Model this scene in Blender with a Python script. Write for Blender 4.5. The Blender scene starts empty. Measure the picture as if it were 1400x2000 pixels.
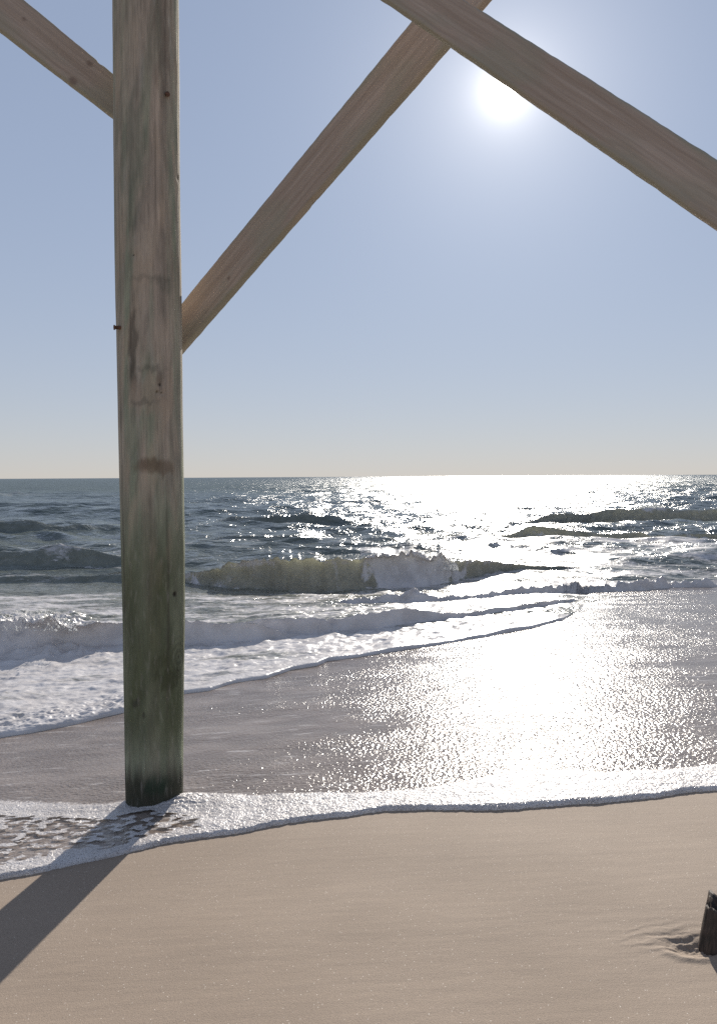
import bpy, math, random
import numpy as np
from mathutils import Matrix, Vector

random.seed(7)
rng = np.random.default_rng(11)
scene = bpy.context.scene

# ------------------------------------------------------------------ camera
EYE = np.array([0.0, 0.0, 1.60])             # metres; z = 0 is the sand at the foot of the pile
FOC, CX, CY = 1600.0, 700.0, 1000.0          # lens in photograph pixels (1400 x 2000)
PITCH, ROLL = math.radians(2.47), math.radians(0.33)
_f = np.array([0, math.cos(PITCH), -math.sin(PITCH)])
_r0 = np.array([1.0, 0, 0]); _u0 = np.array([0, math.sin(PITCH), math.cos(PITCH)])
_r = _r0 * math.cos(ROLL) - _u0 * math.sin(ROLL)
_u = _u0 * math.cos(ROLL) + _r0 * math.sin(ROLL)

cam = bpy.data.cameras.new('camera')
cam.sensor_fit = 'HORIZONTAL'; cam.sensor_width = 36.0; cam.lens = 36.0 * FOC / 1400.0
cam.clip_start = 0.05; cam.clip_end = 80000
camo = bpy.data.objects.new('camera', cam)
scene.collection.objects.link(camo)
camo.matrix_world = Matrix(((_r[0], _u[0], -_f[0], EYE[0]), (_r[1], _u[1], -_f[1], EYE[1]),
                            (_r[2], _u[2], -_f[2], EYE[2]), (0, 0, 0, 1)))
scene.camera = camo

def ray(px, py):
    d = _f + _r * ((px - CX) / FOC) + _u * ((CY - py) / FOC)
    return d / np.linalg.norm(d)

# ------------------------------------------------------------------ sky and sun
SUN = ray(988, 174)
SUN_EL = math.asin(SUN[2]); SUN_AZ = math.atan2(SUN[0], SUN[1])   # azimuth from +Y towards +X
SKY_STRENGTH, SUN_STRENGTH, EXPOSURE = 0.10, 4.5, 0.45

sun = bpy.data.lights.new('sun', 'SUN')
sun.energy = SUN_STRENGTH; sun.angle = math.radians(0.53); sun.color = (1.0, 0.93, 0.83)
suno = bpy.data.objects.new('sun', sun)
suno.rotation_euler = Vector(SUN).to_track_quat('Z', 'Y').to_euler()
scene.collection.objects.link(suno)

class NT:
    """small helper to write node trees"""
    def __init__(s, tree): s.t = tree; s.n = tree.nodes; s.l = tree.links
    def node(s, kind, _props=None, **ins):
        nd = s.n.new(kind)
        for k, v in (_props or {}).items(): setattr(nd, k, v)
        for k, v in ins.items():
            key = int(k[1:]) if k[0] == '_' and k[1:].isdigit() else k.replace('_', ' ')
            s.set(nd, key, v)
        return nd
    def set(s, nd, key, v):
        sock = nd.inputs[key]
        if isinstance(v, bpy.types.Node): v = v.outputs[0]
        if isinstance(v, bpy.types.NodeSocket): s.l.new(v, sock)
        else: sock.default_value = v
    def math(s, op, a, b=0.0, c=0.0, clamp=False):
        nd = s.n.new('ShaderNodeMath'); nd.operation = op; nd.use_clamp = clamp
        for i, v in enumerate((a, b, c)): s.set(nd, i, v)
        return nd.outputs[0]
    def vec(s, op, a, b=(0, 0, 0)):
        nd = s.n.new('ShaderNodeVectorMath'); nd.operation = op
        s.set(nd, 0, a); s.set(nd, 1, b)
        return nd.outputs['Value'] if op in ('DOT_PRODUCT', 'LENGTH', 'DISTANCE') else nd.outputs[0]
    def mix(s, fac, a, b, blend='MIX'):
        nd = s.n.new('ShaderNodeMix'); nd.data_type = 'RGBA'; nd.blend_type = blend
        s.set(nd, 0, fac); s.set(nd, 6, a); s.set(nd, 7, b)
        return nd.outputs[2]
    def smooth(s, v, lo, hi, to0=0.0, to1=1.0):
        nd = s.n.new('ShaderNodeMapRange'); nd.interpolation_type = 'SMOOTHSTEP'
        for i, q in enumerate((v, lo, hi, to0, to1)): s.set(nd, i, q)
        return nd.outputs[0]
    def noise(s, co, scale, detail=4.0, rough=0.55, dist=0.0):
        return s.node('ShaderNodeTexNoise', Vector=co, Scale=scale, Detail=detail, Roughness=rough, Distortion=dist).outputs['Fac']
    def attr(s, name, out='Fac'):
        nd = s.n.new('ShaderNodeAttribute'); nd.attribute_name = name
        return nd.outputs[out]

world = bpy.data.worlds.new('World'); scene.world = world; world.use_nodes = True
W = NT(world.node_tree); world.node_tree.nodes.clear()
sky = W.node('ShaderNodeTexSky', dict(sky_type='NISHITA', sun_disc=False, sun_elevation=SUN_EL,
             sun_rotation=SUN_AZ, altitude=0.0, air_density=1.0, dust_density=0.0, ozone_density=1.0))
wdir = W.node('ShaderNodeTexCoord').outputs['Generated']
cosang = W.math('MINIMUM', W.vec('DOT_PRODUCT', W.vec('NORMALIZE', wdir), tuple(SUN)), 0.9999999)
ang = W.math('MULTIPLY', W.math('ARCCOSINE', cosang), 180 / math.pi)
disc = W.math('MULTIPLY', W.smooth(ang, 1.05, 0.45), 60.0)                       # the sun itself, swollen by thin haze
aure = W.math('ADD', W.math('MULTIPLY', W.math('EXPONENT', W.math('MULTIPLY', ang, -1 / 0.8)), 15.0),
              W.math('MULTIPLY', W.math('EXPONENT', W.math('MULTIPLY', ang, -1 / 5.4)), 4.2))
glow = W.mix(1.0, (1.0, 0.94, 0.86, 1), W.math('ADD', disc, aure), 'MULTIPLY')
even = W.node('ShaderNodeGamma', Color=sky, Gamma=0.325)                          # flattens the sky's brightness range, like a tone curve
even = W.mix(1.0, even, (1.80, 1.93, 2.33, 1), 'MULTIPLY')
elev = W.math('MAXIMUM', W.vec('DOT_PRODUCT', W.vec('NORMALIZE', wdir), (0, 0, 1)), 0.0)
band = W.math('EXPONENT', W.math('MULTIPLY', elev, -1 / .16))                    # low haze layer, cream coloured
even = W.mix(band, even, W.mix(1.0, even, (1.07, 1.01, .935, 1), 'MULTIPLY'))
wsum = W.mix(1.0, even, glow, 'ADD')
bg = W.node('ShaderNodeBackground', Color=wsum, Strength=SKY_STRENGTH)
W.node('ShaderNodeOutputWorld', Surface=bg)

scene.view_settings.view_transform = 'Standard'; scene.view_settings.look = 'None'
scene.view_settings.exposure = EXPOSURE; scene.view_settings.gamma = 1.0
scene.view_settings.use_curve_mapping = False
scene.cycles.max_bounces = 8; scene.cycles.diffuse_bounces = 3; scene.cycles.glossy_bounces = 3
scene.cycles.transparent_max_bounces = 12
scene.cycles.sample_clamp_indirect = 4.0; scene.cycles.sample_clamp_direct = 90.0
scene.cycles.use_denoising = False

# ------------------------------------------------------------------ numeric helpers
_G = rng.normal(size=(256, 256, 2)); _G /= np.linalg.norm(_G, axis=2, keepdims=True)
def perlin(x, y):
    x0 = np.floor(x).astype(np.int64); y0 = np.floor(y).astype(np.int64)
    fx, fy = x - x0, y - y0
    def g(i, j, dx, dy):
        v = _G[(x0 + i) & 255, (y0 + j) & 255]
        return v[..., 0] * dx + v[..., 1] * dy
    ux = fx ** 3 * (fx * (fx * 6 - 15) + 10); uy = fy ** 3 * (fy * (fy * 6 - 15) + 10)
    a = g(0, 0, fx, fy); b = g(1, 0, fx - 1, fy); c = g(0, 1, fx, fy - 1); d = g(1, 1, fx - 1, fy - 1)
    return 1.5 * ((a + (b - a) * ux) * (1 - uy) + (c + (d - c) * ux) * uy)
def fbm(x, y, octv=4, gain=0.5, off=0.0):
    s = 0; a = 1.0; t = 0
    for i in range(octv):
        s = s + a * perlin(x * 2 ** i + 17.3 * i + off, y * 2 ** i - 9.1 * i + off); t += a; a *= gain
    return s / t * 1.4
def billow(x, y, octv=3, off=0.0):
    s = 0; a = 1.0
    for i in range(octv):
        s = s + a * (1 - np.abs(perlin(x * 2 ** i + off + 5.7 * i, y * 2 ** i - off)) * 2); a *= 0.5
    return s / 1.75
def sst(v, lo, hi):
    t = np.clip((v - lo) / (hi - lo), 0, 1); return t * t * (3 - 2 * t)

SHORE = math.radians(12)
def shore(X, Y): return Y * math.cos(SHORE) - X * math.sin(SHORE)
SEA = -0.25
def film_z(X, Y):
    """upper face of the swash: follows the beach, flattens out at sea level"""
    X = np.asarray(X, float); Y = np.asarray(Y, float); k = 25.0
    a = -.022 * (Y - 4) - .010 * np.maximum(Y - 8.5, 0) ** 2 + .155 * np.tanh((X + 1) / 2.5)
    return np.logaddexp(k * np.maximum(a, -50), k * SEA) / k
def hit(px, py, off=0.0):
    """where the line of sight of a photograph pixel meets the swash surface"""
    d = ray(px, py); lo, hi = 0.5, 4000.0
    g = lambda t: (EYE[2] + d[2] * t) - (film_z(d[0] * t, d[1] * t) + off)
    for _ in range(60):
        m = math.sqrt(lo * hi) if hi / lo > 1.5 else (lo + hi) / 2
        if g(m) > 0: lo = m
        else: hi = m
    return EYE + d * lo
def on_plane_y(px, py, Y):
    d = ray(px, py); return EYE + d * (Y / d[1])
def curve(pts):
    """photograph polyline -> (u = X/Y, Y) polyline on the ground"""
    P = np.array([hit(*p[:2]) for p in pts]); u = P[:, 0] / P[:, 1]
    return u, P[:, 1]
def ip(u, cu, cv): return np.interp(u, cu, cv)

def link(name, me, mat=None, parent=None, smooth=True):
    o = bpy.data.objects.new(name, me); scene.collection.objects.link(o)
    if mat: me.materials.append(mat)
    if smooth: me.polygons.foreach_set('use_smooth', np.ones(len(me.polygons), bool))
    if parent: o.parent = parent
    return o
def mesh(name, V, F):
    me = bpy.data.meshes.new(name); V = np.asarray(V, np.float32); F = np.asarray(F, np.int32)
    k = F.shape[1]
    me.vertices.add(len(V)); me.vertices.foreach_set('co', V.ravel())
    me.loops.add(F.size); me.loops.foreach_set('vertex_index', F.ravel())
    me.polygons.add(len(F)); me.polygons.foreach_set('loop_start', np.arange(len(F), dtype=np.int32) * k)
    me.polygons.foreach_set('loop_total', np.full(len(F), k, np.int32))
    me.update(calc_edges=True)
    return me
def grid(name, X, Y, Z):
    r, c = X.shape; i = np.arange(r * c).reshape(r, c)
    F = np.stack([i[:-1, :-1], i[:-1, 1:], i[1:, 1:], i[1:, :-1]], -1).reshape(-1, 4)
    return mesh(name, np.stack([X, Y, Z], -1).reshape(-1, 3), F)
def fattr(me, name, v):
    a = me.attributes.new(name, 'FLOAT', 'POINT'); a.data.foreach_set('value', np.asarray(v, np.float32).ravel())
def cattr(me, name, rgb):
    rgb = np.asarray(rgb, np.float32).reshape(-1, 3)
    a = me.attributes.new(name, 'FLOAT_COLOR', 'POINT')
    a.data.foreach_set('color', np.concatenate([rgb, np.ones((len(rgb), 1), np.float32)], 1).ravel())
def tag(o, label=None, category=None, kind=None, group=None):
    for k, v in (('label', label), ('category', category), ('kind', kind), ('group', group)):
        if v: o[k] = v
    return o
def material(name):
    m = bpy.data.materials.new(name); m.use_nodes = True; m.node_tree.nodes.clear()
    return m, NT(m.node_tree)
def srgb(r, g, b):
    return tuple((c / 255 / 12.92 if c / 255 < .04045 else ((c / 255 + .055) / 1.055) ** 2.4) for c in (r, g, b))

# ------------------------------------------------------------------ materials of the setting
def sand_material():
    m, T = material('sand')
    co = T.node('ShaderNodeTexCoord').outputs['Object']
    big = T.noise(co, 1.3, 3, .5)
    streak = T.noise(T.vec('MULTIPLY', co, (1.5, 9.0, 1.0)), 1.6, 4, .6)
    grain = T.noise(co, 260, 2, .7)
    grain2 = T.noise(co, 620, 1, .5)
    c = T.mix(T.smooth(big, .35, .65), (.302, .230, .170, 1), (.340, .262, .196, 1))
    c = T.mix(T.smooth(streak, .42, .70, 0, .15), c, (.250, .190, .145, 1))
    c = T.mix(T.smooth(grain, .35, .68, 0, .55), c, (.190, .145, .110, 1))
    spark = T.node('ShaderNodeTexVoronoi', dict(feature='F1'), Vector=co, Scale=170.0)
    lucky = T.math('GREATER_THAN', T.node('ShaderNodeSeparateColor', Color=spark.outputs['Color']).outputs[0], .972)
    dot = T.math('MULTIPLY', T.smooth(spark.outputs['Distance'], .42, .16), lucky)
    c = T.mix(T.math('MULTIPLY', dot, .75), c, (.80, .72, .62, 1))  # sparkle of bright grains, put into the base colour
    wet = T.attr('wet')
    c = T.mix(T.math('MULTIPLY', wet, .55), c, (.14, .105, .08, 1))
    h = T.math('ADD', T.math('MULTIPLY', grain, .0016), T.math('MULTIPLY', grain2, .0006))
    h = T.math('ADD', h, T.math('MULTIPLY', streak, .0022))
    bmp = T.node('ShaderNodeBump', Height=h, Strength=.8, Distance=1.0)
    p = T.node('ShaderNodeBsdfPrincipled', Base_Color=c, Roughness=.82, Normal=bmp)
    p.inputs['Specular IOR Level'].default_value = .35
    T.node('ShaderNodeOutputMaterial', Surface=p)
    return m

def water_shader(T, color, rough, bmp, soft, spec=1.0, share=.5):
    """body colour under a mirror skin that grows towards grazing views; part of the skin is roughened by capillary waves"""
    body = T.node('ShaderNodeBsdfDiffuse', Color=color, Normal=bmp)
    skin = T.node('ShaderNodeBsdfAnisotropic', dict(distribution='BECKMANN'), Color=(1, 1, 1, 1), Roughness=rough, Normal=bmp)
    wide = T.node('ShaderNodeBsdfAnisotropic', dict(distribution='BECKMANN'), Color=(1, 1, 1, 1), Roughness=soft, Normal=bmp)
    both = T.node('ShaderNodeMixShader', Fac=share); T.set(both, 1, skin); T.set(both, 2, wide)
    fr = T.node('ShaderNodeFresnel', IOR=1.33, Normal=bmp).outputs[0]
    mx = T.node('ShaderNodeMixShader', Fac=T.math('MULTIPLY', fr, spec)); T.set(mx, 1, body); T.set(mx, 2, both)
    return mx

def film_material():
    m, T = material('swash water')
    co = T.node('ShaderNodeTexCoord').outputs['Object']
    n1 = T.noise(T.vec('MULTIPLY', co, (1.0, .85, 1.0)), 54, 0, .5)
    n2 = T.noise(T.vec('MULTIPLY', co, (1.0, .85, 1.0)), 125, 0, .5)
    n3 = T.noise(T.vec('MULTIPLY', co, (.6, 1.6, 1.0)), 3.2, 2, .5)
    calm = T.smooth(T.noise(T.vec('MULTIPLY', co, (.5, 1.5, 1)), 1.1, 3, .5), .32, .62, .55, 1.15)
    h = T.math('ADD', T.math('MULTIPLY', n1, .0046), T.math('MULTIPLY', n2, .0022))
    h = T.math('ADD', T.math('MULTIPLY', h, calm), T.math('MULTIPLY', n3, .008))
    bmp = T.node('ShaderNodeBump', Height=h, Strength=1.0, Distance=1.0)
    c = T.mix(T.smooth(n3, .35, .7), (.186, .149, .124, 1), (.258, .211, .178, 1))
    lace = T.noise(T.vec('MULTIPLY', co, (.55, 3.2, 1)), 7.0, 4, .6)
    c = T.mix(T.smooth(lace, .57, .72, 0, .65), c, (.58, .54, .51, 1))         # thin streaks of foam bubbles
    T.node('ShaderNodeOutputMaterial', Surface=water_shader(T, c, .085, bmp, .255, 1.0, .4))
    return m

def foam_shader(T, co, bump_scale=1.0, amp=1.0):
    n = T.noise(co, 60 * bump_scale, 3, .65)
    v = T.node('ShaderNodeTexVoronoi', dict(feature='F1'), Vector=co, Scale=95.0 * bump_scale).outputs['Distance']
    h = T.math('ADD', T.math('MULTIPLY', n, .006 * amp), T.math('MULTIPLY', v, -.0025 * amp))
    h = T.math('ADD', h, T.math('MULTIPLY', T.noise(co, 17 * bump_scale, 3, .6), .012 * amp / bump_scale))
    bmp = T.node('ShaderNodeBump', Height=h, Strength=.9, Distance=1.0)
    tone = T.mix(T.smooth(T.noise(co, 5.0, 3, .5), .35, .68), (.74, .705, .69, 1), (.60, .565, .55, 1))
    p = T.node('ShaderNodeBsdfPrincipled', Base_Color=tone, Roughness=.34, IOR=1.33, Normal=bmp)
    tr = T.node('ShaderNodeBsdfTranslucent', Color=(.75, .72, .68, 1), Normal=bmp)
    mx = T.node('ShaderNodeMixShader', Fac=.18)
    T.set(mx, 1, p); T.set(mx, 2, tr)
    return mx

def foam_material():
    m, T = material('swash foam')
    co = T.node('ShaderNodeTexCoord').outputs['Object']
    lace = T.attr('lace'); solid = T.attr('solid')
    warp = T.noise(co, 6, 2, .5)
    cw = T.vec('ADD', co, T.node('ShaderNodeCombineXYZ', X=T.math('MULTIPLY', warp, .06), Y=T.math('MULTIPLY', warp, -.05)))
    cells = T.noise(T.vec('MULTIPLY', cw, (10.0, 16.0, 9.0)), 1.7, 1.2, .5)
    fine = T.noise(co, 120, 2, .6)
    cut = T.math('ADD', cells, T.math('MULTIPLY', T.math('SUBTRACT', fine, .5), .10))
    holes = T.smooth(cut, T.math('SUBTRACT', lace, .035), T.math('ADD', lace, .035))   # 1 = open hole
    edge = T.math('ADD', solid, T.math('MULTIPLY', T.math('SUBTRACT', T.noise(co, 55, 4, .7), .5), .9))
    keep = T.math('MULTIPLY', T.math('SUBTRACT', 1.0, holes), T.smooth(edge, .36, .62))
    speck = T.smooth(T.noise(co, 190, 2, .7), .36, .50, .45, 1.0)
    keep = T.math('MULTIPLY', keep, speck)
    fs = foam_shader(T, co)
    tp = T.node('ShaderNodeBsdfTransparent')
    mx = T.node('ShaderNodeMixShader', Fac=keep); T.set(mx, 1, tp); T.set(mx, 2, fs)
    T.node('ShaderNodeOutputMaterial', Surface=mx)
    return m

def sea_material():
    m, T = material('sea water')
    co = T.node('ShaderNodeTexCoord').outputs['Object']
    foam = T.attr('foam'); rough = T.attr('rough'); murk = T.attr('murk'); rip = T.attr('ripple')
    n1 = T.noise(T.vec('MULTIPLY', co, (.75, 1.0, 1.0)), (.16), 8, .57)           # wind ripples at every size
    h = T.math('MULTIPLY', n1, 1.22)
    froth = T.noise(T.vec('MULTIPLY', co, (1, 1, .6)), 5.0, 4, .62)
    h = T.math('ADD', T.math('MULTIPLY', h, rip), T.math('MULTIPLY', froth, T.math('MULTIPLY', murk, .07)))
    bmp = T.node('ShaderNodeBump', Height=h, Strength=1.0, Distance=1.0)
    silt = T.noise(T.vec('MULTIPLY', co, (2.6, 2.6, 1.3)), 1.8, 5, .66)
    c = T.mix(murk, (.075, .096, .086, 1), T.mix(T.smooth(silt, .3, .7), (.56, .55, .46, 1), (.36, .355, .29, 1)))  # silt colour, made paler to carry the glare over the wave faces
    surf = water_shader(T, c, rough, bmp, .31, T.attr('skin'), .22)
    glowing = T.node('ShaderNodeBsdfTranslucent', Color=(.66, .65, .54, 1), Normal=bmp)   # silty crests let sunlight through
    water = T.node('ShaderNodeMixShader', Fac=T.math('MULTIPLY', murk, .5)); T.set(water, 1, surf); T.set(water, 2, glowing)
    warp = T.noise(co, 1.1, 3, .55)
    cw = T.vec('ADD', co, T.node('ShaderNodeCombineXYZ', X=T.math('MULTIPLY', warp, .5), Y=T.math('MULTIPLY', warp, -.6)))
    pat = T.noise(T.vec('MULTIPLY', cw, (.42, 1.3, 1.0)), 2.1, 5, .6)
    pat2 = T.noise(T.vec('MULTIPLY', cw, (1.0, 1.5, 1.0)), 9, 3, .6)
    pm = T.math('ADD', T.math('MULTIPLY', pat, .74), T.math('MULTIPLY', pat2, .26))
    thr = T.math('SUBTRACT', 1.02, foam)
    mask = T.smooth(pm, T.math('SUBTRACT', thr, .09), T.math('ADD', thr, .07))
    fs = foam_shader(T, co, .35, .55)
    mx = T.node('ShaderNodeMixShader', Fac=mask); T.set(mx, 1, water); T.set(mx, 2, fs)
    T.node('ShaderNodeOutputMaterial', Surface=mx)
    return m

M_sand, M_film, M_foam, M_sea = sand_material(), film_material(), foam_material(), sea_material()

# ------------------------------------------------------------------ lines of the swash, traced on the ground
NEAR = curve([(-700, 1775), (-300, 1748), (0, 1717), (60, 1706), (115, 1695), (210, 1675), (250, 1664), (350, 1641), (465, 1626),
              (565, 1606), (700, 1590), (755, 1582), (875, 1580), (965, 1582), (1025, 1577), (1175, 1567), (1275, 1557),
              (1350, 1546), (1400, 1542), (1700, 1520), (2100, 1500)])
FOAMTOP = curve([(-700, 1580), (0, 1562), (100, 1566), (200, 1572), (245, 1566), (360, 1553), (500, 1554), (600, 1550), (700, 1551),
                 (800, 1546), (860, 1538), (900, 1530), (950, 1520), (1000, 1508), (1080, 1504), (1180, 1510), (1280, 1506),
                 (1350, 1500), (1400, 1495), (1700, 1480), (2100, 1460)])
LIP = curve([(-900, 1570), (-400, 1500), (0, 1443), (60, 1435), (130, 1420), (180, 1408), (245, 1394), (300, 1375), (360, 1357), (410, 1350),
             (460, 1335), (520, 1327), (570, 1310), (620, 1302), (640, 1293), (700, 1285), (780, 1272), (860, 1260),
             (950, 1245), (1040, 1228), (1100, 1212), (1125, 1196), (1150, 1178), (1190, 1167), (1260, 1160), (1400, 1154),
             (1700, 1145), (2200, 1135)])

# ------------------------------------------------------------------ sand
STUMP = hit(1392, 1848)
def beach():
    xs = np.concatenate([np.linspace(-60, -4, 24)[:-1], np.linspace(-4, -1.6, 60)[:-1], np.linspace(-1.6, STUMP[0] - .30, 330)[:-1],
                         np.linspace(STUMP[0] - .30, STUMP[0] + .20, 150)[:-1], np.linspace(STUMP[0] + .20, 4, 150)[:-1], np.linspace(4, 60, 24)])
    ys = np.concatenate([np.linspace(-40, 0, 10)[:-1], np.linspace(0, 1.6, 40)[:-1], np.linspace(1.6, STUMP[1] - .2, 90)[:-1],
                         np.linspace(STUMP[1] - .2, STUMP[1] + .25, 140)[:-1], np.linspace(STUMP[1] + .25, 4.6, 200)[:-1],
                         np.linspace(4.6, 12, 120)[:-1], np.linspace(12, 80, 30)])
    X, Y = np.meshgrid(xs, ys)
    s = shore(X, Y)
    Z = film_z(X, Y) - .006 - .05 * np.maximum(s - 8, 0)
    edge = ip(X / np.maximum(Y, .3), *NEAR) - Y
    near = sst(Y, 30, 5) * sst(edge, -.05, .6)
    Z += near * (.010 * fbm(X * .8, Y * .8, 3) + .0004 * fbm(X * 5, Y * 22, 3)) * sst(s, 7, 3)
    # scour hollow washed out beside the broken stake, with run-off rills
    dx, dy = X - STUMP[0], Y - STUMP[1]
    r1 = np.hypot((dx + .055) / .075, (dy - .01) / .055)
    Z -= .024 * np.exp(-r1 ** 2 * 1.2)
    Z += .008 * np.exp(-((r1 - 1.25) / .28) ** 2) * sst(dy, .05, -.05)
    Z += .0020 * np.sin((dy * 1.0 - .25 * dx + .020 * fbm(dx * 14, dy * 20, 3)) * 150) * np.exp(-((dx + .10) / .12) ** 2 - ((dy - .055) / .075) ** 2)
    Z += .007 * np.abs(fbm(dx * 35, dy * 60, 3)) * np.exp(-r1 ** 2 * .9)
    me = grid('beach', X, Y, Z)
    u = X / np.maximum(Y, .3)
    dist = Y - ip(u, *NEAR)
    wet = sst(dist + .02 * fbm(X * 3, Y * 3, 3), -.015, .04)
    fattr(me, 'wet', wet)
    return tag(link('beach', me, M_sand), kind='structure')
beach()

# ------------------------------------------------------------------ thin sheet of swash water on the sand
def swash():
    u = np.linspace(-.95, .95, 420)[None, :]
    t = np.linspace(0, 1, 420)[:, None]
    y0 = ip(u, *NEAR) + .03; y1 = ip(u, *LIP) * 1.12 + .3
    Y = 1 / ((1 - t) / y0 + t / y1); X = u * Y
    Z = film_z(X, Y) + .004 + .006 * fbm(X * 1.5, Y * 2.2, 3) * sst(t, 0, .1)
    me = grid('swash_water', X, Y, Z)
    return tag(link('swash_water', me, M_film), kind='structure')
swash()

# ------------------------------------------------------------------ foam rim of the swash
def rim():
    u = np.concatenate([np.linspace(-.9, -.47, 160)[:-1], np.linspace(-.47, .47, 1250)[:-1], np.linspace(.47, .9, 160)])[None, :]
    n = 150
    v = np.linspace(0, 1, n)[:, None] ** 1.4
    y0 = ip(u, *NEAR); y1 = ip(u, *FOAMTOP)
    X0 = u * y0
    y0 = y0 + .006 * fbm(X0 * 9, X0 * 0 + 3.3, 3) + .004 * fbm(X0 * 40, X0 * 0 + 8.3, 2)
    w = (y1 - y0) * 1.10
    Y = y0 + w * v; X = u * Y
    d = Y - y0                                             # metres behind the leading edge
    thick = ip(u, [-.9, -.45, -.2, 0, .1, .2, .45, .9], [.006, .006, .006, .007, .009, .010, .007, .006])
    q = np.clip(d / (thick * 3.2), 0, 1); body = np.sqrt(q * (2 - q))
    h = thick * body * (1 - .45 * sst(v, .15, .9))
    h = h + body * (.0022 * billow(X * 42, Y * 42, 3) + .004 * fbm(X * 7, Y * 10, 3)) * sst(v, 1.0, .85)
    # foam heaped against the pile
    px, py = -1.0, 3.96
    pr = np.hypot((X - px - .10) / .20, (Y - py + .03) / .10)
    h = h + .030 * np.exp(-pr ** 2) * (.8 + .3 * billow(X * 25, Y * 25, 2))
    fade = sst(v, 1.0, .86)
    Z = film_z(X, Y) + .0065 + h * (fade * .9 + .1) - .0155 * (1 - body)
    me = grid('swash_foam', X, Y, Z)
    # lacy part near the left, solid elsewhere; xi is a position along the shore
    left = sst(u + 0 * v, -.13, -.24)
    band = sst(v + .05 * fbm(X * 6, Y * 6, 2), .05, .13) * sst(v + .10 * fbm(X * 3, Y * 5, 2), .70, .58) * sst(v, sst(u, -.30, -.16) * -.38 + .72, sst(u, -.30, -.16) * -.38 + .62)
    fattr(me, 'lace', 1.0 - .455 * left * band - .10 * sst(u, .0, -.2) * sst(v, .02, .08))
    fattr(me, 'solid', sst(v, 1.0, .72) + 0 * u)
    return tag(link('swash_foam', me, M_foam), 'white lacy foam along the leading edge of the swash', kind='stuff')
rim()

# ------------------------------------------------------------------ sea
def feature(pts):
    """crest traced as (photo x, photo y of its foot, height in photo pixels) -> u, Y, height in metres"""
    P = np.array([hit(p[0], p[1]) for p in pts])
    return P[:, 0] / P[:, 1], P[:, 1], np.array([p[2] for p in pts]) * P[:, 1] / FOC

BORE1 = feature([(-400, 1300, 60), (-100, 1296, 56), (0, 1290, 54), (60, 1285, 46), (130, 1276, 46), (200, 1270, 44), (240, 1266, 42), (300, 1262, 44), (360, 1263, 40), (420, 1262, 38),
                 (480, 1259, 32), (520, 1255, 22), (560, 1250, 8), (590, 1246, 0)])
BORE2 = feature([(430, 1232, 0), (470, 1238, 12), (520, 1242, 24), (570, 1246, 30), (610, 1247, 30), (635, 1245, 22), (655, 1240, 6), (670, 1238, 0)])
BORE3 = feature([(630, 1238, 0), (648, 1239, 18), (690, 1239, 27), (740, 1234, 30), (790, 1226, 28), (830, 1220, 21), (865, 1216, 12), (900, 1211, 7), (1000, 1199, 8), (1060, 1188, 9), (1110, 1178, 6), (1140, 1172, 0)])
ROUGH = feature([(640, 1184, 0), (700, 1182, 7), (760, 1180, 10), (815, 1178, 15), (850, 1176, 6), (900, 1175, 7), (1000, 1166, 9), (1080, 1161, 11), (1130, 1158, 17), (1200, 1156, 13), (1250, 1154, 20), (1310, 1148, 19), (1400, 1146, 18), (1500, 1142, 14), (1800, 1138, 12)])
BREAK = feature([(120, 1128, 0), (240, 1132, 9), (340, 1134, 13), (385, 1137, 22), (420, 1140, 36), (450, 1143, 52), (500, 1146, 58), (560, 1148, 60), (650, 1148, 60), (740, 1144, 56), (800, 1140, 55), (860, 1136, 52), (900, 1126, 40), (940, 1119, 26), (985, 1114, 15), (1020, 1112, 9), (1080, 1110, 6), (1160, 1108, 0)])
WAVE2 = feature([(820, 1056, 0), (850, 1062, 22), (890, 1063, 28), (940, 1062, 27), (990, 1062, 26), (1040, 1065, 33), (1100, 1065, 33), (1160, 1062, 31), (1240, 1058, 27), (1320, 1050, 16), (1400, 1047, 13), (1600, 1044, 10)])
WAVE3 = feature([(900, 1018, 0), (960, 1019, 8), (1020, 1020, 11), (1060, 1022, 18), (1120, 1023, 23), (1200, 1024, 30), (1260, 1023, 33), (1330, 1021, 28), (1400, 1019, 26), (1600, 1014, 20), (1900, 1010, 15)])
SWL1 = feature([(-400, 1112, 20), (-60, 1112, 18), (40, 1111, 26), (100, 1112, 34), (160, 1110, 28), (220, 1108, 16), (300, 1106, 4), (330, 1106, 0)])
SWL2 = feature([(-400, 1052, 12), (0, 1050, 15), (70, 1049, 17), (130, 1047, 10), (200, 1044, 4), (300, 1040, 0)])
SWL3 = feature([(400, 1050, 0), (460, 1052, 12), (520, 1052, 15), (590, 1050, 12), (660, 1046, 0)])
SWL4 = feature([(380, 1022, 0), (460, 1024, 10), (560, 1024, 12), (640, 1022, 9), (700, 1020, 0)])
SWL5 = feature([(-300, 974, 6), (0, 972, 8), (60, 970, 7), (130, 968, 0)])
SWL6 = feature([(-300, 1146, 12), (0, 1140, 12), (80, 1138, 16), (170, 1138, 10), (260, 1138, 14), (330, 1140, 8), (380, 1140, 0)])

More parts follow.
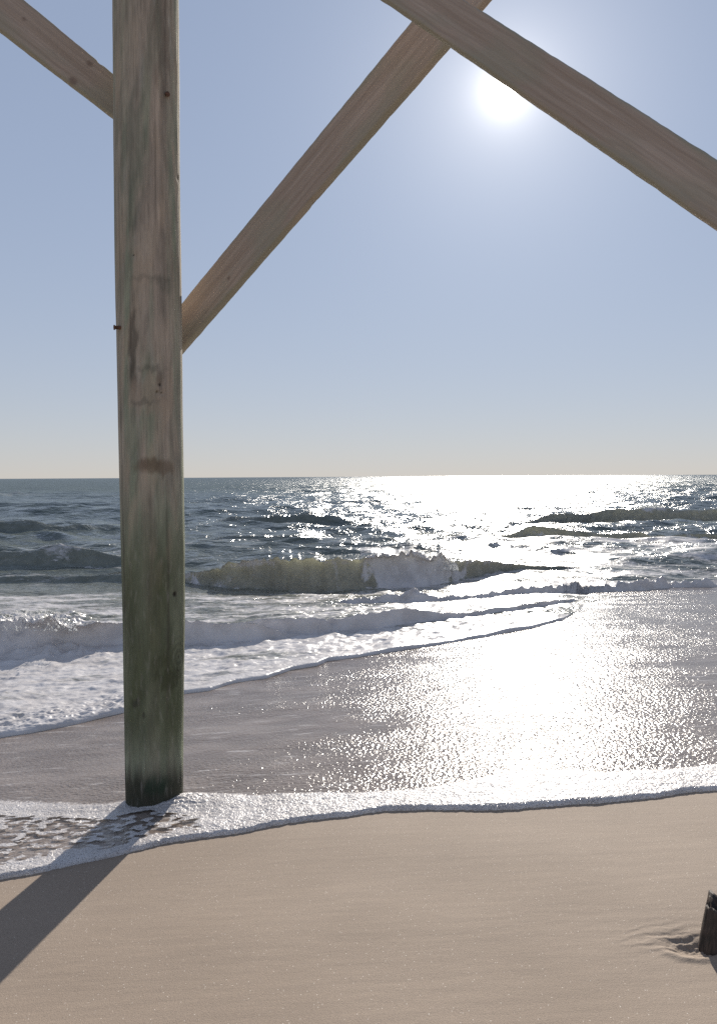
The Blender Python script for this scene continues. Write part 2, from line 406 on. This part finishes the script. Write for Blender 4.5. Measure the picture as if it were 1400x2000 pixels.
def sea():
    uu = np.concatenate([np.linspace(-.95, -.47, 90)[:-1], np.linspace(-.47, .47, 740)[:-1], np.linspace(.47, .95, 80)])
    u = uu[None, :]
    nr = 900
    yl = ip(u, *LIP)
    xl = u * yl
    yl = yl + .02 * fbm(xl * 2.5, xl * 0 + 1.7, 3)
    t = (np.linspace(0, 1, nr) ** 1.15)[:, None]
    Y = 1 / ((1 - t) / yl + t / 420.0)
    far = np.array([520, 700, 1000, 1500, 2400, 4000, 8000, 16000, 40000.0])[:, None] + 0 * u
    Y = np.vstack([Y, far]); X = u * Y
    t = np.vstack([t, np.ones((9, 1))]); U = u + 0 * Y
    cell = np.gradient(Y, axis=0)
    d = Y - yl                                            # metres behind the lip
    Z = film_z(X, Y)
    # thickness of the second swash with its rounded lip
    lip = .030 + .012 * fbm(X * 1.7, Y * 0 + 4.0, 2)
    lip = lip * (1 - .85 * sst(CX + FOC * U, 1085, 1140))
    q = np.clip(d / .05, 0, 1)
    Z += lip * np.sqrt(q * (2 - q)) + .004
    inner = sst(d, .02, .25)
    wash = sst(Y, 19, 8)
    Z += inner * wash * (.022 * fbm(X * 1.6, Y * 1.1, 3) + .016 * billow(X * 2.6, Y * 3.4, 3) - .010 + .008 * fbm(X * 9, Y * 9, 2))
    # bubbly rim on the left and rough foam heaps further out
    Z += .016 * billow(X * 9, Y * 9, 3) * sst(d, .0, .06) * sst(d, .75, .3) * sst(U, -.20, -.30)
    # wind sea
    off = sst(Y, 8, 22)
    DX = np.zeros_like(Y); DY = np.zeros_like(Y)
    unres = np.zeros_like(Y)
    r2 = np.random.default_rng(5)
    for i in range(64):
        lam = .45 * (16 / .45) ** (i / 63)
        th = r2.normal(0, .62 if lam < 4 else .28) + .1
        k = 2 * math.pi / lam; ph = r2.uniform(0, 6.28)
        ka = .042 * (1.0 if lam < 3 else .62)
        amp = ka / k
        cx = np.maximum(cell, np.abs(U) * 0 + Y * .0013)
        att = np.exp(-(1.6 * cell * abs(math.cos(th)) / lam) ** 2 - (1.6 * Y * .0012 * abs(math.sin(th)) / lam) ** 2)
        p = k * (X * math.sin(th) - Y * math.cos(th)) + ph
        Z += off * amp * att * np.sin(p)
        DX += off * amp * att * .8 * math.sin(th) * np.cos(p); DY -= off * amp * att * .8 * math.cos(th) * np.cos(p)
        unres += .5 * ka * ka * (1 - att ** 2) * off
    foam = np.zeros_like(Y); murk = np.zeros_like(Y); skin = 1 - .5 * sst(Y, 15, 140)
    # general spread of foam behind the lip
    yz = EYE[2] - film_z(X, Y)
    row = 932 + FOC * yz / Y                              # photo row of the still water, used to place foam fields
    xi = CX + FOC * U
    base = sst(row, 1125, 1165) * .50 + sst(row, 1215, 1285) * .15
    base = np.where(xi + .0 * row > 940, np.maximum(base, sst(row, 1058, 1075) * .50 * sst(row, 1150, 1135)), base)
    base = np.where(xi > 700, np.maximum(base, sst(row, 1062, 1090) * .50), base)
    base = np.maximum(base, .39 * sst(row, 1000, 1080))  # thin foam streaks, standing in for pale sky reflections on the water
    base += .06 * fbm(X * .35, Y * .35, 2) * (row > 1040)
    foam = np.maximum(foam, base)
    foam += .16 * sst(d, .35, .0) * sst(U, .3, .2)
    murk = np.maximum(murk, .16 * sst(row, 970, 1100) + .40 * sst(row, 1120, 1170))

    def add(feat, front, back, curl=0.0, lump=0.0, lscale=3.0, f_foam=None, c_foam=None, mk=.6, wob=.1, irr=.12):
        fu, fy, fh = feat
        y0 = np.interp(u, fu, fy); h = np.interp(u, fu, fh)                          # one value for each column
        x0 = u * y0
        y0 = y0 + wob * fbm(x0 * .9, x0 * 0 + fy[0], 3) * np.clip(h / .3, 0, 1)
        h = h * np.clip(1 + irr * fbm(x0 * .9 + fy[0], x0 * 0 + fy[0], 4) + .5 * irr * fbm(x0 * 5 + fy[0], x0 * 0 + 3.1, 3), .1, 2)
        Lf = np.maximum(h * front, .02); Lb = np.maximum(h * back, .05)
        rows = np.nonzero(((Y > y0 - .25) & (Y < y0 + Lf + 6 * Lb)).any(1))[0]
        S = slice(rows[0], rows[-1] + 1)
        Xs, Ys, xs_, dl = X[S], Y[S], xi[S], Y[S] - y0
        a = np.clip(dl / Lf, 0, 1)
        fall = np.exp(-np.maximum(dl - Lf, 0) / Lb)
        prof = a * a * (3 - 2 * a) * fall * (dl > 0)
        dz = h * prof
        if lump: dz = dz + (lump(xs_) if callable(lump) else lump) * h * prof * billow(Xs * lscale, Ys * lscale + a * 1.5, 4)
        Z[S] += dz
        if curl: DY[S] -= (curl(xs_) if callable(curl) else curl) * h * a ** 3 * fall * (dl > 0)
        facem = (dl > -.02) & (dl < Lf * 1.15) & (h > .02)
        if f_foam is not None:
            wx = xs_ + 26 * fbm(Xs * 1.7, Ys * 1.7, 3) + 45 * fbm(Xs * 2.2, a * 1.6 + fy[0], 4)
            foam[S] = np.where(facem, f_foam(wx, a, Xs), foam[S])
        if c_foam is not None: foam[S] = np.maximum(foam[S], np.where((dl > Lf * .7) & (dl < Lf + Lb * .8) & (h > .02), c_foam, 0))
        skin[S] = np.where(facem, np.maximum(skin[S], .9), skin[S])
        murk[S] = np.maximum(murk[S], mk * sst(dl, -.1, .1) * sst(dl, Lf * 2.2, Lf) * np.clip(h / .08, 0, 1))

    add(SWL5, 3.0, 4.0, mk=.25)
    add(SWL6, 2.0, 2.5, mk=.3)
    add(SWL4, 2.0, 3.0, mk=.3)
    add(SWL3, 2.0, 3.0, mk=.3)
    add(SWL2, 2.0, 3.0, mk=.3)
    add(SWL1, 1.5, 2.4, mk=.35)
    add(WAVE3, 1.2, 2.6, irr=.04, curl=.25, mk=1.0, f_foam=lambda x, a, X: .34 + .14 * fbm(X * 2, a * .8, 3) + .2 * sst(a, .12, .0) + .3 * sst(x, 1235, 1260) * sst(x, 1310, 1290) * sst(a, .6, .95))
    add(WAVE2, 1.1, 2.4, irr=.06, curl=.35, mk=1.0, f_foam=lambda x, a, X: .34 + .16 * fbm(X * 3 + a, a * .8, 3) + .2 * sst(a, .12, .0) + .16 * sst(x, 1000, 1060) * sst(a, .8, .2))
    add(BREAK, .75, 2.2, wob=.25, irr=.3, curl=.6, c_foam=.48, lump=lambda x: .04 + .22 * sst(x, 680, 760) * sst(x, 920, 860), lscale=4, mk=1.0,  # the crest foam line also stands in for glitter along the top
        f_foam=lambda x, a, X: .32 + .20 * fbm(X * 5, a * .9, 3) + .55 * sst(x, 690, 760) * sst(x, 905, 860) + .12 * sst(a, .25, .0) + .10 * sst(x, 470, 430))
    add(ROUGH, 1.0, 1.6, irr=.7, lump=.7, lscale=4.2, mk=.5, f_foam=lambda x, a, X: .66 + 0 * x)
    add(BORE3, .9, 2.4, curl=.25, mk=.2, lump=.10, f_foam=lambda x, a, X: .80 - .08 * sst(a, .35, .05) + .12 * fbm(X * 3, a * 1.2, 3), c_foam=.75)
    add(BORE2, .9, 2.2, curl=.25, mk=.2, lump=.10, f_foam=lambda x, a, X: .80 - .08 * sst(a, .35, .05) + .12 * fbm(X * 3, a * 1.2, 3), c_foam=.75)
    add(BORE1, .8, 1.8, curl=lambda x: .35 + .75 * sst(x, 40, 90) * sst(x, 250, 190), mk=.5, lump=lambda x: .12 + .22 * sst(x, 150, 80), f_foam=lambda x, a, X: .80 - .10 * sst(a, .35, .05) + .12 * fbm(X * 3, a * 1.2, 3), c_foam=.72)
    # collapsing head of the bore at the far left: billowing foam
    head = sst(xi, 250, 120) * sst(row, 1296, 1284) * sst(row, 1180, 1235)
    Z += head * (.10 * billow(X * 3.2, Y * 2.6, 4) + .03 * fbm(X * 6, Y * 6, 2))
    foam = np.maximum(foam, .80 * head * sst(xi, 130, 60))
    rough2 = .0004 + .5 * unres + .010 * sst(Y, 30, 250)
    rough = np.clip(np.sqrt(np.sqrt(rough2)), .08, .45)
    me = grid('sea', X + DX, Y + DY, Z)
    fattr(me, 'foam', foam); fattr(me, 'rough', rough); fattr(me, 'murk', murk)
    fattr(me, 'ripple', .5 + .9 * sst(Y, 8, 20)); fattr(me, 'skin', skin)
    return tag(link('sea', me, M_sea), kind='structure')
sea()

# ------------------------------------------------------------------ spray torn off the breaking waves
def spray():
    V, F = [], []
    oc = np.array([(1, 0, 0), (-1, 0, 0), (0, 1, 0), (0, -1, 0), (0, 0, 1), (0, 0, -1)], float)
    of = [(0, 2, 4), (2, 1, 4), (1, 3, 4), (3, 0, 4), (2, 0, 5), (1, 2, 5), (3, 1, 5), (0, 3, 5)]
    r = np.random.default_rng(3)
    def burst(n, x0, x1, ylo, yhi, Y, size, sy):
        for _ in range(n):
            px = r.uniform(x0, x1); env = math.sin(math.pi * (px - x0) / (x1 - x0)) ** .5
            py = yhi + (ylo - yhi) * (1 - r.random() ** 1.6 * env)
            p = on_plane_y(px, py, Y + r.normal(0, sy)); s = size * r.lognormal(0, .5)
            b = len(V) * 6; V.append(p + oc * s); F.extend([(a + b, c + b, e + b) for a, c, e in of])
    burst(5200, 712, 895, 1114, 1073, BREAK[1].mean() + .1, .0062, .3)
    burst(350, 600, 760, 1094, 1082, BREAK[1].mean() + .4, .007, .25)
    burst(300, 1240, 1300, 1000, 982, WAVE3[1].mean() + .5, .022, .4)
    burst(350, 850, 1010, 1046, 1030, WAVE2[1].mean() + .3, .012, .3)
    burst(1600, -20, 150, 1232, 1188, BORE1[1].mean() + .1, .0042, .25)
    me = mesh('spray', np.concatenate(V), F)
    m, T = material('spray drops')
    mx = T.node('ShaderNodeMixShader', Fac=.6); T.set(mx, 1, T.node('ShaderNodeBsdfPrincipled', Base_Color=(.85, .85, .83, 1), Roughness=.25, IOR=1.33))
    T.set(mx, 2, T.node('ShaderNodeBsdfTranslucent', Color=(.9, .9, .88, 1))); T.node('ShaderNodeOutputMaterial', Surface=mx)
    return tag(link('spray', me, m), 'white spray drops thrown up by the breaking waves', kind='stuff')
spray()

# ------------------------------------------------------------------ timber
def wood_material(name, c_a, c_b, c_dark, c_green, scale=1.0):
    m, T = material(name)
    co = T.node('ShaderNodeTexCoord').outputs['Object']            # x runs along the board
    g1 = T.noise(T.vec('MULTIPLY', co, (1.1, 26, 26)), 1.0 * scale, 5, .6, .6)
    g2 = T.noise(T.vec('MULTIPLY', co, (3.0, 120, 120)), 1.0 * scale, 3, .6)
    blot = T.noise(T.vec('MULTIPLY', co, (1, 2.2, 2.2)), 2.3, 3, .5)
    rings = T.node('ShaderNodeTexWave', dict(wave_type='BANDS', bands_direction='Y'), Vector=T.vec('MULTIPLY', co, (.35, 1, .8)),
                   Scale=9.0, Distortion=5.0, Detail=3.0, Detail_Scale=1.2).outputs['Fac']
    c = T.mix(T.smooth(g1, .32, .68), c_a, c_b)
    c = T.mix(T.smooth(rings, .55, .95, 0, .2), c, c_dark)
    c = T.mix(T.smooth(g2, .45, .75, 0, .32), c, c_dark)
    c = T.mix(T.smooth(blot, .48, .68, 0, .55), c, c_green)
    edge = T.attr('edge')
    c = T.mix(T.math('MULTIPLY', edge, T.smooth(blot, .3, .6, .25, .8)), c, c_green)
    knot = T.attr('knot')
    c = T.mix(knot, c, c_dark)
    h = T.math('ADD', T.math('MULTIPLY', g1, .003), T.math('MULTIPLY', g2, .0018))
    bmp = T.node('ShaderNodeBump', Height=h, Strength=.9, Distance=1.0)
    p = T.node('ShaderNodeBsdfPrincipled', Base_Color=c, Roughness=.9, Normal=bmp)
    p.inputs['Specular IOR Level'].default_value = .12
    T.node('ShaderNodeOutputMaterial', Surface=p)
    return m
M_board = wood_material('weathered board', (.390, .312, .250, 1), (.490, .405, .335, 1), (.250, .188, .150, 1), (.330, .318, .245, 1))

# --- the round pile
PY = 4.0
def pile():
    rows = [0, 100, 200, 300, 400, 500, 590, 640, 800, 930, 1050, 1100, 1200, 1300, 1350, 1500, 1562]
    le = np.interp(rows, [0, 300, 500, 640, 800, 930, 1100, 1300, 1500, 1560], [222, 224, 226, 229, 232, 235, 239, 243, 246, 247])
    re = np.interp(rows, [0, 200, 400, 590, 800, 930, 1050, 1200, 1350, 1500, 1560], [348, 349.5, 350.5, 354, 355.5, 358, 360, 360, 358, 357, 357])
    L = np.array([on_plane_y(a, b, PY) for a, b in zip(le, rows)]); R = np.array([on_plane_y(a, b, PY) for a, b in zip(re, rows)])
    z = (L[:, 2] + R[:, 2]) / 2; xc = (L[:, 0] + R[:, 0]) / 2; rad = (R[:, 0] - L[:, 0]) / 2 * .995
    zz = np.linspace(-.4, 4.9, 820)
    xs = np.interp(zz, z[::-1], xc[::-1]); rs = np.interp(zz, z[::-1], rad[::-1])
    top = zz > z[0]; xs[top] = xc[0] - (zz[top] - z[0]) * .004; rs[top] = rad[0] + (zz[top] - z[0]) * .003
    xs = np.convolve(np.pad(xs, 20, 'edge'), np.ones(41) / 41, 'valid'); rs = np.convolve(np.pad(rs, 20, 'edge'), np.ones(41) / 41, 'valid')
    n = 128
    th = np.linspace(0, 2 * math.pi, n, endpoint=False)
    TH, ZZ = np.meshgrid(th, zz)
    arc = TH * .14                                                 # metres round the girth (seam lies at +X... see below)
    ca, sa = np.cos(TH), np.sin(TH)
    # seamless noise: 2-D noise on (x + z-shear, y) of the rim, stretched along the trunk
    def n3(f, fz, octv, off):
        return .5 * (fbm(ca * f * .14 + 31 * off, ZZ * fz + sa * f * .14, octv, off=off) + fbm(sa * f * .14 - 11 * off, ZZ * fz - ca * f * .14 * .7 + 40, octv, off=off + 2))
    RR = rs[:, None] + .0022 * n3(8, 1.2, 3, 1.1) + .0011 * n3(70, 2.0, 2, 2.3) + .0007 * n3(160, 4.0, 2, 3.7)
    def surf(px, py):
        p = on_plane_y(px, py, PY - .13)
        q = int(np.argmin(abs(zz - p[2]))); c = np.clip((p[0] - xs[q]) / rs[q], -.99, .99)
        return p[2], -math.acos(c) % (2 * math.pi)                 # camera side is y < 0
    def local(px, py):
        z0, t0 = surf(px, py)
        dt = (TH - t0 + math.pi) % (2 * math.pi) - math.pi
        return dt * .142, ZZ - z0                                  # metres sideways and up from that spot
    # bark-free pole: brown grey timber, green tint, weathering
    col = np.empty(TH.shape + (3,))
    g = sst(n3(45, .9, 4, 5.1), -.45, .5)[..., None]
    col[:] = np.array((.500, .410, .325)) * (1 - g) + np.array((.350, .292, .232)) * g
    fine = sst(n3(150, 2.5, 3, 6.1), -.2, .6)[..., None]
    col = col * (1 - .22 * fine)
    green = np.array((.300, .330, .235))
    gm = sst(n3(14, 1.0, 4, 7.7), -.05, .45)
    side = sst(ca, .45, -.6) * .45 + sst(ca, .6, .95) * .5         # more tint towards both flanks
    low = sst(ZZ, 1.75, 1.25)
    gm = np.clip(gm * .75 + side * .55 + low * .55, 0, .92)
    col = col * (1 - gm[..., None]) + green * gm[..., None]
    algae = np.clip(sst(ZZ, 1.55, 1.1) * sst(ZZ, .1, .45) * (.75 + .6 * n3(9, 1.6, 3, 8.8)), 0, .92)[..., None]
    col = col * (1 - algae) + np.array((.100, .112, .060)) * algae
    pale = (sst(n3(22, 2.2, 3, 9.9), .22, .5) * .45 * sst(ZZ, 1.0, 1.8))[..., None]
    col = col * (1 - pale) + np.array((.50, .46, .385)) * pale
    # dark run-off streaks
    mot = n3(20, 5.0, 4, 21.5)[..., None]
    col = col * (1 + .42 * mot * np.array((1.0, .95, .9)))
    mot2 = (.5 * sst(n3(16, 3.2, 4, 25.5), .05, .4) * sst(ZZ, .9, 1.6))[..., None]
    col = col * (1 - mot2) + np.array((.50, .395, .29)) * mot2
    st = (sst(n3(60, .55, 3, 12.2), .18, .5) * .5)[..., None]
    col = col * (1 - st) + np.array((.075, .065, .052)) * st
    def stain(px, py, w, h, c, amt, hard=.6, rag=.5):
        nonlocal col
        a, b = local(px, py); a = a + .025 * n3(30, 6, 3, px * .013); b = b + .030 * n3(40, 5, 3, py * .011)
        r = np.sqrt((a / w) ** 2 + (b / h) ** 2) + 1.6 * rag * n3(45, 9, 4, px * .01)
        k = (amt * sst(r, 1.0 + (1 - hard), hard))[..., None]
        col = col * (1 - k) + np.array(c) * k
    stain(305, 912, .085, .036, (.155, .098, .058), .55, .6, .45)          # scraped resin patch
    stain(300, 905, .050, .028, (.135, .082, .048), .3, .5, .4)
    stain(262, 690, .020, .21, (.065, .055, .045), .6, .6, .4)             # run-off below the bolt
    stain(315, 660, .07, .10, (.50, .41, .32), .5)
    stain(300, 770, .10, .09, (.46, .36, .27), .55)
    stain(280, 475, .07, .06, (.50, .42, .33), .4)
    stain(320, 555, .05, .04, (.14, .15, .12), .35)
    stain(300, 545, .09, .012, (.14, .13, .105), .28)
    stain(290, 720, .07, .014, (.13, .12, .10), .42, .5, .9)
    stain(285, 787, .06, .010, (.13, .12, .10), .42, .5, .9)
    stain(312, 740, .012, .05, (.10, .09, .075), .45)
    stain(315, 60, .03, .3, (.16, .125, .10), .5)
    stain(262, 300, .05, .25, (.15, .175, .135), .45)
    stain(330, 1330, .06, .05, (.075, .082, .045), .75, .7, .6)
    stain(315, 1290, .05, .03, (.085, .09, .05), .5)
    stain(268, 1375, .02, .02, (.06, .06, .045), .7, .6, .8)
    stain(285, 1400, .010, .02, (.05, .05, .04), .7)
    # dark wet foot with green algae
    wetm = sst(ZZ + .05 * n3(35, 3, 3, 14.1) + .02 * n3(90, 3, 2, 15), .27, .11)
    wetm = (wetm * .92)[..., None]
    col = col * (1 - wetm) + np.array((.030, .030, .021)) * wetm
    stain(305, 1535, .06, .04, (.014, .050, .030), .5, .3, .6)
    # knots: dents with a dark eye and rings
    def knot(px, py, rr, eye, rings=0.0, dark=(.03, .025, .02)):
        nonlocal RR, col
        a, b = local(px, py); r = np.hypot(a, b * .8)
        RR = RR - .004 * np.exp(-(r / (rr * .45)) ** 2)
        k = sst(r, eye * 1.25, eye * .6)[..., None]; col = col * (1 - k) + np.array(dark) * k
        if rings:
            wv = (.5 + .5 * np.cos(r * 2 * math.pi / rings)) * np.exp(-(r / rr) ** 2 * 1.1)
            RR = RR + .0016 * wv
            col = col * (1 - .40 * wv[..., None])
    knot(337, 1163, .02, .011)
    knot(312, 751, .04, .007); knot(308, 765, .02, .005, dark=(.12, .09, .04)); knot(316, 767, .02, .004, dark=(.10, .07, .03))
    knot(343, 1290, .075, .004, .026, dark=(.07, .06, .04))
    knot(263, 500, .03, .004); knot(338, 330, .03, .004)
    X = xs[:, None] + RR * ca; Y = PY + RR * sa
    i = np.arange(len(zz) * n).reshape(len(zz), n); j = np.roll(i, -1, 1)
    F = np.stack([i[:-1], j[:-1], j[1:], i[1:]], -1).reshape(-1, 4)
    root = bpy.data.objects.new('wooden_pile', None); scene.collection.objects.link(root)
    bz = 0.0; bx = float(np.interp(0, zz, xs)); root.location = (bx, PY, bz)
    me = mesh('trunk', np.stack([X - bx, Y - PY, ZZ + 0 * X], -1).reshape(-1, 3), F)
    cattr(me, 'tint', col)
    m, T = material('weathered pile')
    co = T.node('ShaderNodeTexCoord').outputs['Object']
    g1 = T.noise(T.vec('MULTIPLY', co, (1, 1, .055)), 150, 4, .65)
    g2 = T.noise(T.vec('MULTIPLY', co, (1, 1, .2)), 60, 4, .6)
    c = T.mix(T.smooth(g1, .42, .78, 0, .38), T.attr('tint', 'Color'), (.10, .082, .064, 1))
    c = T.mix(T.smooth(g2, .52, .8, 0, .28), c, (.50, .46, .40, 1))
    h = T.math('ADD', T.math('MULTIPLY', g1, .0035), T.math('MULTIPLY', g2, .002))
    bmp = T.node('ShaderNodeBump', Height=h, Strength=.8, Distance=1.0)
    p = T.node('ShaderNodeBsdfPrincipled', Base_Color=c, Roughness=.9, Normal=bmp)
    p.inputs['Specular IOR Level'].default_value = .12
    T.node('ShaderNodeOutputMaterial', Surface=p)
    link('trunk', me, m, root)
    tag(root, 'tall round weathered wooden pile stained green, standing in the foam', 'pile')

    # rusty hardware
    mr, T = material('rusty iron')
    co = T.node('ShaderNodeTexCoord').outputs['Object']
    nn = T.noise(co, 90, 4, .6)
    c = T.mix(T.smooth(nn, .35, .65), (.085, .052, .040, 1), (.20, .095, .055, 1))
    T.node('ShaderNodeOutputMaterial', Surface=T.node('ShaderNodeBsdfPrincipled', Base_Color=c, Roughness=.8, Metallic=.25,
           Normal=T.node('ShaderNodeBump', Height=T.math('MULTIPLY', nn, .002), Strength=1.0, Distance=1.0)))
    def rod(name, a, b, r, head, lab, bend=0.0):
        a, b = np.array(a, float), np.array(b, float); ax = (b - a); Ln = np.linalg.norm(ax); ax /= Ln
        s1 = np.cross(ax, (0, 0, 1)); s1 /= np.linalg.norm(s1); s2 = np.cross(ax, s1)
        prof = [(0, r), (Ln * .4, r * 1.03), (Ln - head * .8, r * .97), (Ln - head * .78, r * 1.35), (Ln - head * .15, r * 1.4), (Ln, r * 1.05), (Ln + .0005, 0.0001)]
        k = 14; V = []
        for zq, rq in prof:
            for q in range(k):
                t = 2 * math.pi * q / k
                V.append(a + ax * zq + (s1 * math.cos(t) + s2 * math.sin(t)) * rq + np.array((0, 0, bend * (zq / Ln) ** 2)))
        F = [(e * k + q, e * k + (q + 1) % k, (e + 1) * k + (q + 1) % k, (e + 1) * k + q) for e in range(len(prof) - 1) for q in range(k)]
        o = link(name, mesh(name, np.array(V) - np.array((bx, PY, bz)), F), mr, root); o['label'] = lab
    pb = on_plane_y(247, 640, PY - .10); pe = on_plane_y(221.5, 639, PY - .115)
    rod('bolt', pb, pe, .0085, .010, 'rusty bolt sticking out of the left flank')
    z0, t0 = surf(323, 175)
    q = int(np.argmin(abs(zz - z0)))
    sp = np.array((xs[q] + rs[q] * math.cos(t0), PY + rs[q] * math.sin(t0), z0)); nrm = np.array((math.cos(t0), math.sin(t0), 0))
    rod('nail', sp - nrm * .03, sp + nrm * .022 + np.array((-.010, 0, -.004)), .0085, .008, 'rusty nail head high on the pile', -.004)
    return xs, zz
pile()

# --- flat brace boards.  The bays run at an angle: towards the right they come nearer.
def board(name, pts, P0, slope, thick, label, knots=(), ext=(0, 0), notch=()):
    """pts: photo corners of the visible face, near end top, far end top, far end bottom, near end bottom;
    the face lies in the upright plane through P0 = (X, Y) whose plan direction is (1, slope)"""
    nx, ny = -slope, 1.0; ln = math.hypot(nx, ny); nx /= ln; ny /= ln                # plan normal, away from the eye
    def at(px, py):
        d = ray(px, py); t = ((P0[0] - EYE[0]) * nx + (P0[1] - EYE[1]) * ny) / (d[0] * nx + d[1] * ny)
        return EYE + d * t
    a, b, c, e = [at(*p) for p in pts]
    mid0, mid1 = (a + e) / 2, (b + c) / 2
    ax = mid1 - mid0; Ln = np.linalg.norm(ax); ax /= Ln
    N = np.array((nx, ny, 0)); up = np.cross(N, ax); up = up if up[2] > 0 else -up
    w0 = abs(np.dot(a - e, up)); w1 = abs(np.dot(b - c, up))
    print(name, 'widths', round(w0, 3), round(w1, 3), 'length', round(Ln, 2), 'ends', mid0.round(2), mid1.round(2))
    x0, x1 = -ext[0], Ln + ext[1]
    nl = int((x1 - x0) / .008); nw, nt = 24, 6
    # cross-section loop with softened arrises
    bev = .004
    loop = []
    for q in np.linspace(-.5, .5, nw): loop.append((q, 0.0))
    for q in np.linspace(0, 1, nt)[1:]: loop.append((.5, q))
    for q in np.linspace(.5, -.5, nw)[1:]: loop.append((q, 1.0))
    for q in np.linspace(1, 0, nt)[1:-1]: loop.append((-.5, q))
    loop = np.array(loop); k = len(loop)
    s = np.linspace(x0, x1, nl)[:, None]
    w = w0 + (w1 - w0) * np.clip(s / Ln, -.3, 1.3)
    yy = loop[None, :, 0] * w; tt = loop[None, :, 1] * thick + 0 * s
    cx_, cy_ = np.abs(loop[:, 0]) > .499, (loop[:, 1] < .001) | (loop[:, 1] > .999)
    corner = (cx_ & cy_)[None, :]
    yy = np.where(corner, yy - np.sign(yy) * bev, yy); tt = np.where(corner, np.where(tt < thick / 2, tt + bev * .6, tt - bev * .6), tt)
    sg = np.sign(loop[None, :, 0]); em = np.abs(loop[None, :, 0]) > .46
    ragged = .0016 * fbm(s * 2.2 + sg * 9, s * 0 + 2.0, 3) + .0018 * fbm(s * 16 + sg * 5, s * 0 + 7.0, 3)
    yy = yy + em * ragged * sg
    for (sp, side, dep, ww) in notch:
        yy = yy - (em & (sg == side)) * side * dep * np.exp(-((s - sp) / ww) ** 2)
    tt = tt - .0015 * fbm(s * 3, yy * 30, 3)
    kn = np.zeros_like(yy)
    for (ks, kw, kr) in knots:
        r = np.hypot((s - ks) * .8, yy - kw); kn = np.maximum(kn, .9 * sst(r, kr, kr * .35) * (loop[None, :, 1] < .5))
    V = np.stack([s + 0 * yy, yy, tt], -1).reshape(-1, 3)
    i = np.arange(nl * k).reshape(nl, k); j = np.roll(i, -1, 1)
    F = np.stack([i[:-1], i[1:], j[1:], j[:-1]], -1).reshape(-1, 4)
    # end grain caps as quad strips between the two long runs
    caps = []
    for row, flip in ((i[0], False), (i[-1], True)):
        for q in range(k // 2 - 1):
            quad = (row[q], row[q + 1], row[(k - 2 - q + nt - 1) % k], row[(k - 1 - q + nt - 1) % k])
            caps.append(quad[::-1] if flip else quad)
    F = np.concatenate([F, np.array(caps, np.int32)])
    me = mesh(name, V, F)
    fattr(me, 'edge', sst(np.abs(loop[None, :, 0]) + 0 * s + .06 * fbm(s * 3 + loop[None, :, 0], s * 0 + loop[None, :, 0] * 3, 3), .40, .5))
    fattr(me, 'knot', kn)
    o = link(name, me, M_board)
    o.matrix_world = Matrix(((ax[0], up[0], N[0], mid0[0]), (ax[1], up[1], N[1], mid0[1]), (ax[2], up[2], N[2], mid0[2]), (0, 0, 0, 1)))
    mod = o.modifiers.new('edges', 'EDGE_SPLIT'); mod.split_angle = math.radians(50)
    return tag(o, label, 'brace')

board('brace_board', [(355, 590), (800, 42), (866, 92), (355, 680)], (-1.0, 4.26), -.42, .055,
      'diagonal brace rising from the right side of the pile to the crossing', knots=[(.35, -.03, .012)], ext=(.25, .9), notch=[(.9, -1, .006, .02)])
board('brace_board', [(750, -103), (1400, 308), (1400, 443), (750, -3)], (0.28, 3.28), -.42, .055,
      'large diagonal brace falling to the right, crossing in front of the sun', ext=(.6, .6), notch=[(.4, 1, .004, .03)])
board('brace_board', [(0, -41), (222, 143), (222, 228), (0, 58)], (-1.0, 4.18), .20, .05,
      'diagonal brace at the upper left, ending against the left side of the pile', knots=[(.12, .02, .012), (.47, .05, .02), (.46, -.07, .025)], ext=(.9, .2), notch=[(.50, 1, .006, .012)])

# ------------------------------------------------------------------ broken stake in the sand
def stake():
    n, k = 26, 40
    zb, H = -.12, .135
    V = []; r = np.random.default_rng(9)
    th = np.linspace(0, 2 * math.pi, k, endpoint=False)
    top = H * (.86 + .10 * np.sign(np.sin(th * 2 + 2.2)) * .6 + r.uniform(-.05, .09, k))
    top[(th > 2.7) & (th < 3.6)] *= .86
    rad = .060 + .006 * np.sign(np.sin(th * 7)) * .5 + r.uniform(-.002, .002, k)
    for a in range(n):
        f = a / (n - 1)
        z = zb + (top - zb) * f
        rr = rad * (1 + .05 * (1 - f)) + .0015 * np.sin(th * 11 + f * 3)
        V.append(np.stack([rr * np.cos(th) + .17 * z, rr * 1.05 * np.sin(th) + .03 * z, z], -1))
    V.append(np.stack([rad * .8 * np.cos(th) + .17 * top, rad * .8 * np.sin(th), top * r.uniform(.86, .99, k)], -1))
    V.append(np.stack([rad * .4 * np.cos(th) + .17 * top, rad * .4 * np.sin(th), top * r.uniform(.78, .97, k)], -1))
    V.append(np.stack([rad * .02 * np.cos(th) + .15 * H, rad * .02 * np.sin(th), 0 * th + H * .8], -1))
    V = np.concatenate(V); i = np.arange((n + 3) * k).reshape(n + 3, k); j = np.roll(i, -1, 1)
    F = np.stack([i[:-1], j[:-1], j[1:], i[1:]], -1).reshape(-1, 4)
    m, T = material('dark wet wood')
    co = T.node('ShaderNodeTexCoord').outputs['Object']
    g = T.noise(T.vec('MULTIPLY', co, (1, 1, .06)), 130, 4, .6)
    c = T.mix(T.smooth(g, .35, .7), (.022, .016, .011, 1), (.085, .058, .044, 1))
    T.node('ShaderNodeOutputMaterial', Surface=T.node('ShaderNodeBsdfPrincipled', Base_Color=c, Roughness=.65,
           Normal=T.node('ShaderNodeBump', Height=T.math('MULTIPLY', g, .004), Strength=1.0, Distance=1.0)))
    o = link('broken_stake', mesh('broken_stake', V, F), m, smooth=False)
    o.location = (STUMP[0] + .035, STUMP[1] + .02, STUMP[2])
    return tag(o, 'short dark splintered stake sticking out of the sand beside a hollow', 'stake')
stake()
